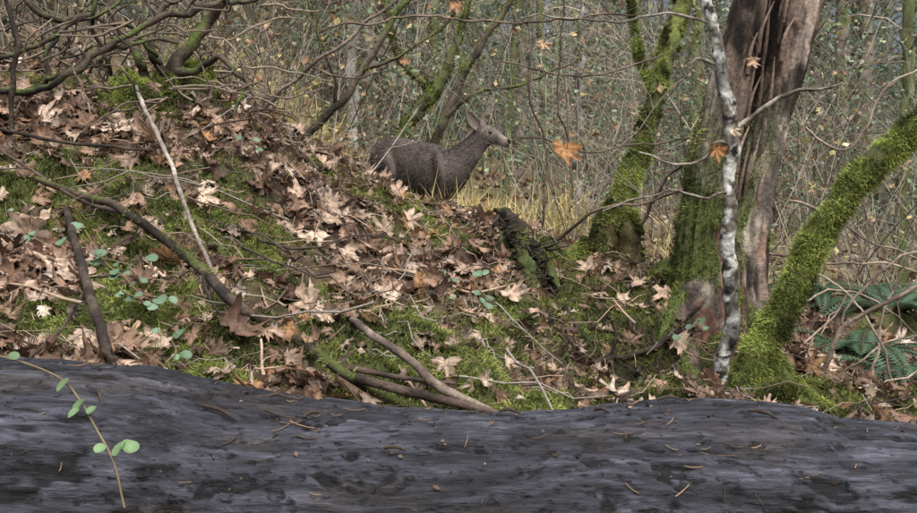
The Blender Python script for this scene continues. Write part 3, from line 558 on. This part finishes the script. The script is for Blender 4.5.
tr.obj('background_trees',m_bark)
cf=Buf()
for k in range(60):
    d=rng.uniform(17,48); u=rng.uniform(-250,1170)
    if d<24 and 560<u<620: continue
    if 815<u<905 and k%2: continue
    h=rng.uniform(5,18); x=d*(u-458.5)/F; z=float(hgt(np.array([x]),np.array([d]))[0]); nb=int(h*8)
    tt=np.linspace(0,1,7)[None,:,None]; t=rng.uniform(.05,1,nb); az=rng.uniform(0,6.28,nb)
    L_=(h*.22*(1-t*.85)+.3)*rng.uniform(.5,1.15,nb); D_=np.stack([np.cos(az),np.sin(az),np.full(nb,.05)],-1)
    Q=np.array([x,d,z])+np.stack([0*t,0*t,h*t],-1)[:,None]+D_[:,None]*tt*L_[:,None,None]+np.array([0,0,-.35])*tt*tt*L_[:,None,None]
    tubes(cf,Q,.012*(1-.8*tt[...,0])*np.ones((nb,1)),3,np.array([.10,.08,.05]))
    limbw(cf,[[x,d,z-.2,h*.014],[x,d,z+h*.5,h*.008],[x,d,z+h,.01]],7,(.12,.09,.065),.6)
    m=nb*22; s=rng.integers(0,nb,m); f=rng.random(m)**.7*5.99; i0=f.astype(int); fr_=(f-i0)[:,None]; pp=Q[s,i0]*(1-fr_)+Q[s,i0+1]*fr_+rng.normal(0,.07,(m,3))
    dd=unit(D_[s]+rng.normal(0,.7,(m,3))*np.array([1,1,.5])); tone=rng.uniform(.6,1.5,(nb,1))[s]
    g0=np.array([[.13,.19,.13]]) if rng.random()<.6 else np.array([[.18,.23,.13]])
    quads(cf,pp,rng.uniform(.10,.26,m),g0*tone*rng.uniform(.8,1.2,(m,1)),.35,dd)
cf.obj('conifer_trees',m_far,False)
lf.obj('undergrowth_leaves',m_leaf,False)
tick('forest')

yg=Buf()
for u,d,s,nn_ in ((470,7.2,.45,900),(487,7.6,.3,500),(250,8.5,.9,1100),(270,9,.8,800),(700,8,.6,120),(560,9.,.5,110)):
    x0=d*(u-458.5)/F; x=x0+rng.normal(0,s*.35,nn_); y=d+rng.normal(0,s*.4,nn_); P=np.stack([x,y,hgt(x,y)],-1)
    D_=unit(rng.normal(0,.4,(nn_,3))+np.array([0,0,1])); t=rng.random((nn_,1)); blades(yg,P,D_,rng.uniform(.25,.6,nn_)*(1.7 if u<300 else 1.25),.006,np.array([.68,.54,.24])*t+np.array([.38,.35,.15])*(1-t),1.)
yg.obj('yellow_grass',m_green,False)

# ---------------- ferns ----------------
def fern(name,p0,n,L,colr,seed):
    r_=np.random.default_rng(seed); bf=Buf()
    for k in range(n):
        az=r_.uniform(0,6.28); l=L*r_.uniform(.6,1.1); d=np.array([math.cos(az),math.sin(az),0]); t=np.linspace(0,1,30)[:,None]
        P=p0+d*t*l*.8+np.array([0,0,1])*(t*.75-t*t*.75*r_.uniform(.8,1.3))*l
        tubes(bf,P,.003*(1-.8*t[:,0]),4,(.12,.10,.04)); T=unit(np.gradient(P,axis=0)); sd=unit(np.cross(T,[0,0,1.]))
        for sg in (-1,1):
            w=l*.13*np.sin(np.clip(t[:,0]*1.05+.08,0,1)*math.pi)**.6; a=P; dirn=unit(sd*sg+T*.35+np.array([0,0,-.15])); b=a+dirn*w[:,None]
            m=len(P); V=np.stack([a,a+T*l*.022+dirn*w[:,None]*.4,b,a-T*l*.008+dirn*w[:,None]*.4],1); bf.add(V,f4=np.arange(m*4).reshape(-1,4),col=np.array(colr)*r_.uniform(.7,1.2))
    return bf.obj(name,m_green,False)
fg=(.07,.125,.07)
for k,(u,d,n_,L) in enumerate(((862,4.8,24,.75),(905,4.4,18,.65),(820,6.5,16,.7),(935,6.5,18,.8),(780,8,16,.7),(870,9,18,.8),(60,6.2,14,.5),(-30,5.2,12,.5),(150,7.5,14,.5),(890,6.2,20,.9))):
    x=d*(u-458.5)/F; z=float(hgt(np.array([x]),np.array([d]))[0]); fern('sword_fern',np.array([x,d,z]),n_,L,fg,k)

# ---------------- green leafed sprigs and vine ----------------
def roundleaf(bf,p,nv,s,c):
    nv=unit(np.asarray(nv,float)); yaw=np.array([rng.uniform(0,6.28)]); A_,B=frames(nv[None],yaw); th=np.linspace(0,2*math.pi,14,endpoint=False)
    r=1+.12*np.cos(2*th); V=[p]+[p+A_[0]*math.cos(t)*s*r_*.85+B[0]*math.sin(t)*s*r_+nv*(.25*s*abs(math.cos(t))) for t,r_ in zip(th,r)]
    cc=np.array([np.array(c)*1.25]+[np.array(c)]*14); bf.add(V,f3=[[0,1+i,1+(i+1)%14] for i in range(14)],col=cc)
def sprig(name,stem,leaves,s,c,sr=.0018):
    bf=Buf(); limbw(bf,[np.append(p,sr) for p in stem],6,(.20,.16,.09),.01,.004)
    for p in leaves: roundleaf(bf,p,np.array([rng.normal(0,.4),-.55,.8]),s*rng.uniform(.6,1.2),np.array(c)*rng.uniform(.7,1.25))
    bf.obj(name,m_green)
gl=(.13,.21,.10)
sprig('trailing_vine',[M(-30,350,1.30),M(20,362,1.3),M(58,378,1.28),M(78,400,1.25),M(95,430,1.22),M(112,465,1.2),M(122,510,1.19)],[M(12,357,1.29),M(62,386,1.26),M(78,405,1.24),M(90,411,1.23),M(72,414,1.23),M(98,450,1.2),M(118,450,1.2),M(128,448,1.2)],.011,gl,.0011)
for pts in ([(85,230),(105,262),(122,275),(138,292),(158,298)],[(100,258),(120,262),(140,268)],[(435,258),(446,275),(452,290),(455,303)],[(8,210),(30,235),(60,250)],[(170,340),(175,352),(165,362)],[(690,330),(700,320),(716,322)],[(120,290),(140,300),(160,310)],[(230,130),(240,140),(250,150)],[(470,275),(480,290),(490,300)]):
    st_=[hit(a,b,.14) for a,b in pts]; lv=[]
    for p in st_:
        lv+=[p+np.array([rng.normal(0,.025),-.01,rng.normal(0,.018)]) for _ in range(2)]
    sprig('snowberry_sprig',st_,lv,.018,(.13,.21,.13),.0018)

def hang(u,v,d,s,c,topv,pk=2):
    bf=Buf(); p=M(u,v,d)
    putleaves(bf,p[None],unit(np.array([[.25,-1,.15]])),np.array([s]),np.array([c]),np.array([rng.uniform(-.4,.4)+math.pi]),np.array([pk]))
    limbw(bf,[np.append(p,.001),np.append(M(u+4,v-10,d),.001),np.append(M(u-5,topv,d),.0012)],5,(.12,.08,.05),.02)
    bf.obj('hanging_dry_leaf',m_leaf)
hang(564,147,3.3,.085,(.33,.17,.07),22,6); hang(716,148,3.3,.06,(.30,.15,.06),120,12); hang(543,44,4.2,.06,(.46,.33,.2),20,4); hang(752,60,3.6,.045,(.38,.25,.16),30,18); hang(457,5,4.5,.06,(.32,.18,.09),-30,10); hang(733,130,3.25,.035,(.5,.4,.3),100,24); hang(405,60,5.5,.05,(.36,.2,.1),30,30); hang(155,85,4.1,.05,(.3,.22,.15),60,15)

# ---------------- deer ----------------
def lim_rings(rows,S=28):
    rows=np.array(rows,float); p=path(rows,.02); P=p[:,:3]; T=unit(np.gradient(P,axis=0))
    ref=np.array([0,0,1.]) if abs(T[len(T)//2][2])<.75 else np.array([0,1.,0])
    side=unit(np.cross(T,ref)); up=np.cross(side,T)
    th=np.arange(S)/S*2*math.pi; V=P[:,None]+side[:,None]*(np.cos(th)[None,:,None]*p[:,4][:,None,None])+up[:,None]*(np.sin(th)[None,:,None]*p[:,3][:,None,None])
    n_=len(P); vs=list(V.reshape(-1,3)); fs=[(k*S+j,k*S+(j+1)%S,(k+1)*S+(j+1)%S,(k+1)*S+j) for k in range(n_-1) for j in range(S)]
    vs.append(P[0]);vs.append(P[-1]); a=len(vs)-2
    fs+=[(a,(j+1)%S,j) for j in range(S)]+[(a+1,(n_-1)*S+j,(n_-1)*S+(j+1)%S) for j in range(S)]
    return vs,fs
dv=[];df=[]
def addp(r):
    v,f=lim_rings(r); o=len(dv); dv.extend([tuple(a) for a in v]); df.extend([tuple(i+o for i in q) for q in f])
k8=8.0/F
def D3(u,v,dy): 
    p=M(u,v,8.0); return [p[0],8.0+dy,p[2]]
body=[(371,155,.30,4,.04),(375,155,.28,16,.09),(384,158,.24,24,.145),(396,163,.18,28,.165),(410,168,.12,29,.17),(424,171,.06,29,.17),(436,173,.0,28,.155),(446,172,-.04,25,.125),(454,167,-.06,20,.095),(462,160,-.07,15.5,.072),(470,152,-.08,12.5,.06),(478,143.5,-.085,10.5,.052),(485,137,-.09,9,.052)]
addp([D3(u,v,dy)+[h*k8,w] for u,v,dy,h,w in body])
addp([D3(385,148,.12)+[.03,.03],D3(387,160,.11)+[.14,.065],D3(392,175,.10)+[.14,.065],D3(396,192,.10)+[.04,.04]])
addp([D3(437,152,-.05)+[.02,.03],D3(438,162,-.085)+[.09,.045],D3(441,178,-.095)+[.09,.05],D3(443,197,-.10)+[.03,.03]])
head=[(476,139,-.085,4,.03),(480,136.5,-.087,8.5,.053),(486,136.0,-.09,9.6,.058),(491.5,137.4,-.095,8.4,.050),(497,140.2,-.10,6.2,.036),(502.5,142.6,-.105,5.2,.030),(507,143.8,-.11,4.6,.027),(509.5,144.4,-.112,2.2,.015)]
addp([D3(u,v,dy)+[h*k8,w] for u,v,dy,h,w in head])
def gz(x,y): return float(hgt(np.array([x]),np.array([y]))[0])
for u,dy,side,hind in ((440,0.02,-.085,0),(438,0.02,.10,0),(384,.26,-.10,1),(386,.26,.10,1)):
    x=8*(u-458.5)/F; y=8+dy+side; top=M(u,172,8)[2]; gr=gz(x,y); hgt_=top-gr
    if hind: pts=[(0,1.0,.13,.07),(.03,.72,.09,.05),(.05,.58,.06,.038),(-.03,.46,.038,.026),(-.075,.36,.026,.02),(-.06,.2,.017,.015),(-.045,.07,.016,.015),(-.02,.02,.022,.018),(-.01,-.01,.02,.018)]
    else: pts=[(0,1.0,.10,.06),(.0,.75,.07,.045),(-.02,.6,.045,.034),(0,.4,.027,.023),(.0,.2,.016,.015),(0,.07,.015,.014),(.02,.02,.022,.018),(.025,-.01,.02,.018)]
    rows=[]
    for a,b,r1,r2 in pts: rows.append([x+a,y,gr+b*hgt_,r1,r2])
    addp(rows)
addp([D3(376,149,.29)+[.03,.03],D3(371,157,.31)+[.028,.03],D3(370,168,.32)+[.02,.025],D3(372,177,.32)+[.006,.01]])
me=bpy.data.meshes.new('deer'); me.from_pydata(dv,[],df); me.update()
dob=bpy.data.objects.new('deer',me); bpy.context.collection.objects.link(dob)
md=dob.modifiers.new('r','REMESH'); md.mode='VOXEL'; md.voxel_size=.009
sm=dob.modifiers.new('s','SMOOTH'); sm.iterations=12; sm.factor=.5
bpy.context.view_layer.update(); dg=bpy.context.evaluated_depsgraph_get(); nm=bpy.data.meshes.new_from_object(dob.evaluated_get(dg)); dob.modifiers.clear(); dob.data=nm
nv=len(nm.vertices); nm.polygons.foreach_set('use_smooth',np.full(len(nm.polygons),True)); co=np.zeros(nv*3); nm.vertices.foreach_get('co',co); co=co.reshape(-1,3); no=np.zeros(nv*3); nm.vertices.foreach_get('normal',no); no=no.reshape(-1,3)
uu=co[:,0]*F/co[:,1]+458.5; vv=(H-co[:,2])*F/co[:,1]+HR
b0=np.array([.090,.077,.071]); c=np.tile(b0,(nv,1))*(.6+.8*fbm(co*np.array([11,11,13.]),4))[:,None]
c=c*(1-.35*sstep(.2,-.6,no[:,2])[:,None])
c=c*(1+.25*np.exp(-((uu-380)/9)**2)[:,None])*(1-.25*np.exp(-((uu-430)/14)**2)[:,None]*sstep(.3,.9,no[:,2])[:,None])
hd=sstep(476,484,uu)*(vv<160); c=c*(1+.45*hd[:,None])
mz=np.clip(np.exp(-((uu-503.5)**2)/14)*1.,0,1)[:,None]; c=c*(1-mz)+np.array([.25,.22,.195])*mz
nt_=sstep(506.8,508.3,uu)[:,None]*(no[:,2:3]>-.6); c=c*(1-nt_)+np.array([.012,.011,.011])*nt_
th_=(np.exp(-((uu-479)**2+(vv-154)**2)/26))[:,None]*.45; c=c*(1-th_)+np.array([.22,.2,.175])*th_
ey=np.exp(-((uu-489)**2+(vv-134)**2)/10)[:,None]*.5; c=c*(1-ey)+np.array([.20,.17,.145])*ey
fo=np.exp(-((uu-490)**2+(vv-129)**2)/12)[:,None]*.5; c=c*(1-fo)+np.array([.04,.032,.028])*fo
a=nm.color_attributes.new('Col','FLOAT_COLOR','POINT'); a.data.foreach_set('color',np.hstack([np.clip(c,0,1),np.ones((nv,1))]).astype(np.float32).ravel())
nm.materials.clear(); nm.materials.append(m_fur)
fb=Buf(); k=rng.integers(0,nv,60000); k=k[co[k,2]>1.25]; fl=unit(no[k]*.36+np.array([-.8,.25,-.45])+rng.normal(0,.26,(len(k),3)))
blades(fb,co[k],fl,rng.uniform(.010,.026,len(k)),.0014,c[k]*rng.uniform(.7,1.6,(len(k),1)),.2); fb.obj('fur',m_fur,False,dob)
def ear(base,tip,fw,w,name):
    base=np.array(base);tip=np.array(tip); ax=tip-base; L=np.linalg.norm(ax); ax/=L; sd=unit(np.cross(ax,np.array(fw,float))); fr2=np.cross(sd,ax); bf=Buf(); V=[];Cc=[];n1,n2_=14,11
    for i in range(n1):
        t=i/(n1-1); ww=max(w*abs(math.sin(min(math.pi,t*math.pi*.93+.22)))**.75,.003)
        for j in range(n2_):
            s=(j/(n2_-1)-.5)*2; V.append(base+ax*L*t+sd*s*ww+fr2*(s*s-1)*ww*.6*(1-.4*t)); Cc.append(np.array([.15,.125,.112])*(1.-.65*abs(s)**3))
    f4=[[i*n2_+j,i*n2_+j+1,(i+1)*n2_+j+1,(i+1)*n2_+j] for i in range(n1-1) for j in range(n2_-1)]
    bf.add(V,f4=f4,col=np.array(Cc)); o=bf.obj(name,m_fur,True,dob); s_=o.modifiers.new('t','SOLIDIFY'); s_.thickness=.006
ear(D3(479,132,-.12),D3(466,114,-.17),(.35,-.9,.1),.046,'ear_near')
ear(D3(483,131,-.05),D3(483,113,-.01),(.6,-.75,0),.038,'ear_far')
import bmesh
for dy in (-.143,-.040):
    bm=bmesh.new(); bmesh.ops.create_uvsphere(bm,u_segments=16,v_segments=10,radius=.014); em=bpy.data.meshes.new('eye'); bm.to_mesh(em); bm.free()
    for pl in em.polygons: pl.use_smooth=True
    e=bpy.data.objects.new('eye',em); e.location=D3(489.5,134.5,dy); e.parent=dob; em.materials.append(plain('eye_black',(.01,.008,.006),.1)); bpy.context.collection.objects.link(e)

# ---------------- world, sun, camera ----------------
AZ=160; EL=58
w=bpy.data.worlds.new('World'); bpy.context.scene.world=w; w.use_nodes=True; nt=w.node_tree; bg=nt.nodes['Background']
sky=nt.nodes.new('ShaderNodeTexSky'); sky.sky_type='NISHITA'; sky.sun_disc=False; sky.sun_elevation=math.radians(EL); sky.sun_rotation=math.radians(AZ); sky.air_density=1.; sky.dust_density=9.; sky.ozone_density=.8
nt.links.new(sky.outputs[0],bg.inputs[0]); bg.inputs[1].default_value=.15
sl=bpy.data.lights.new('sun','SUN'); sl.energy=4.7; sl.angle=math.radians(65); sl.color=(.98,.99,1.); so=bpy.data.objects.new('sun',sl); bpy.context.collection.objects.link(so)
dirv=Vector((math.sin(math.radians(AZ))*math.cos(math.radians(EL)),math.cos(math.radians(AZ))*math.cos(math.radians(EL)),math.sin(math.radians(EL))))
so.rotation_euler=dirv.to_track_quat('Z','Y').to_euler()
cd=bpy.data.cameras.new('camera'); cd.sensor_width=36; cd.lens=36*F/917; cd.clip_start=.05; cd.clip_end=2000
co_=bpy.data.objects.new('camera',cd); bpy.context.collection.objects.link(co_); co_.location=(0,0,H); co_.rotation_euler=(math.radians(90)-math.atan((256.5-HR)/F),0,0)
sc_=bpy.context.scene; sc_.camera=co_; sc_.view_settings.view_transform='Standard'; sc_.view_settings.look='None'; sc_.view_settings.exposure=0
tick('end')
print('DEER ground',gz(-.2,8),'verts total',sum(len(o.data.vertices) for o in bpy.data.objects if o.type=='MESH'))
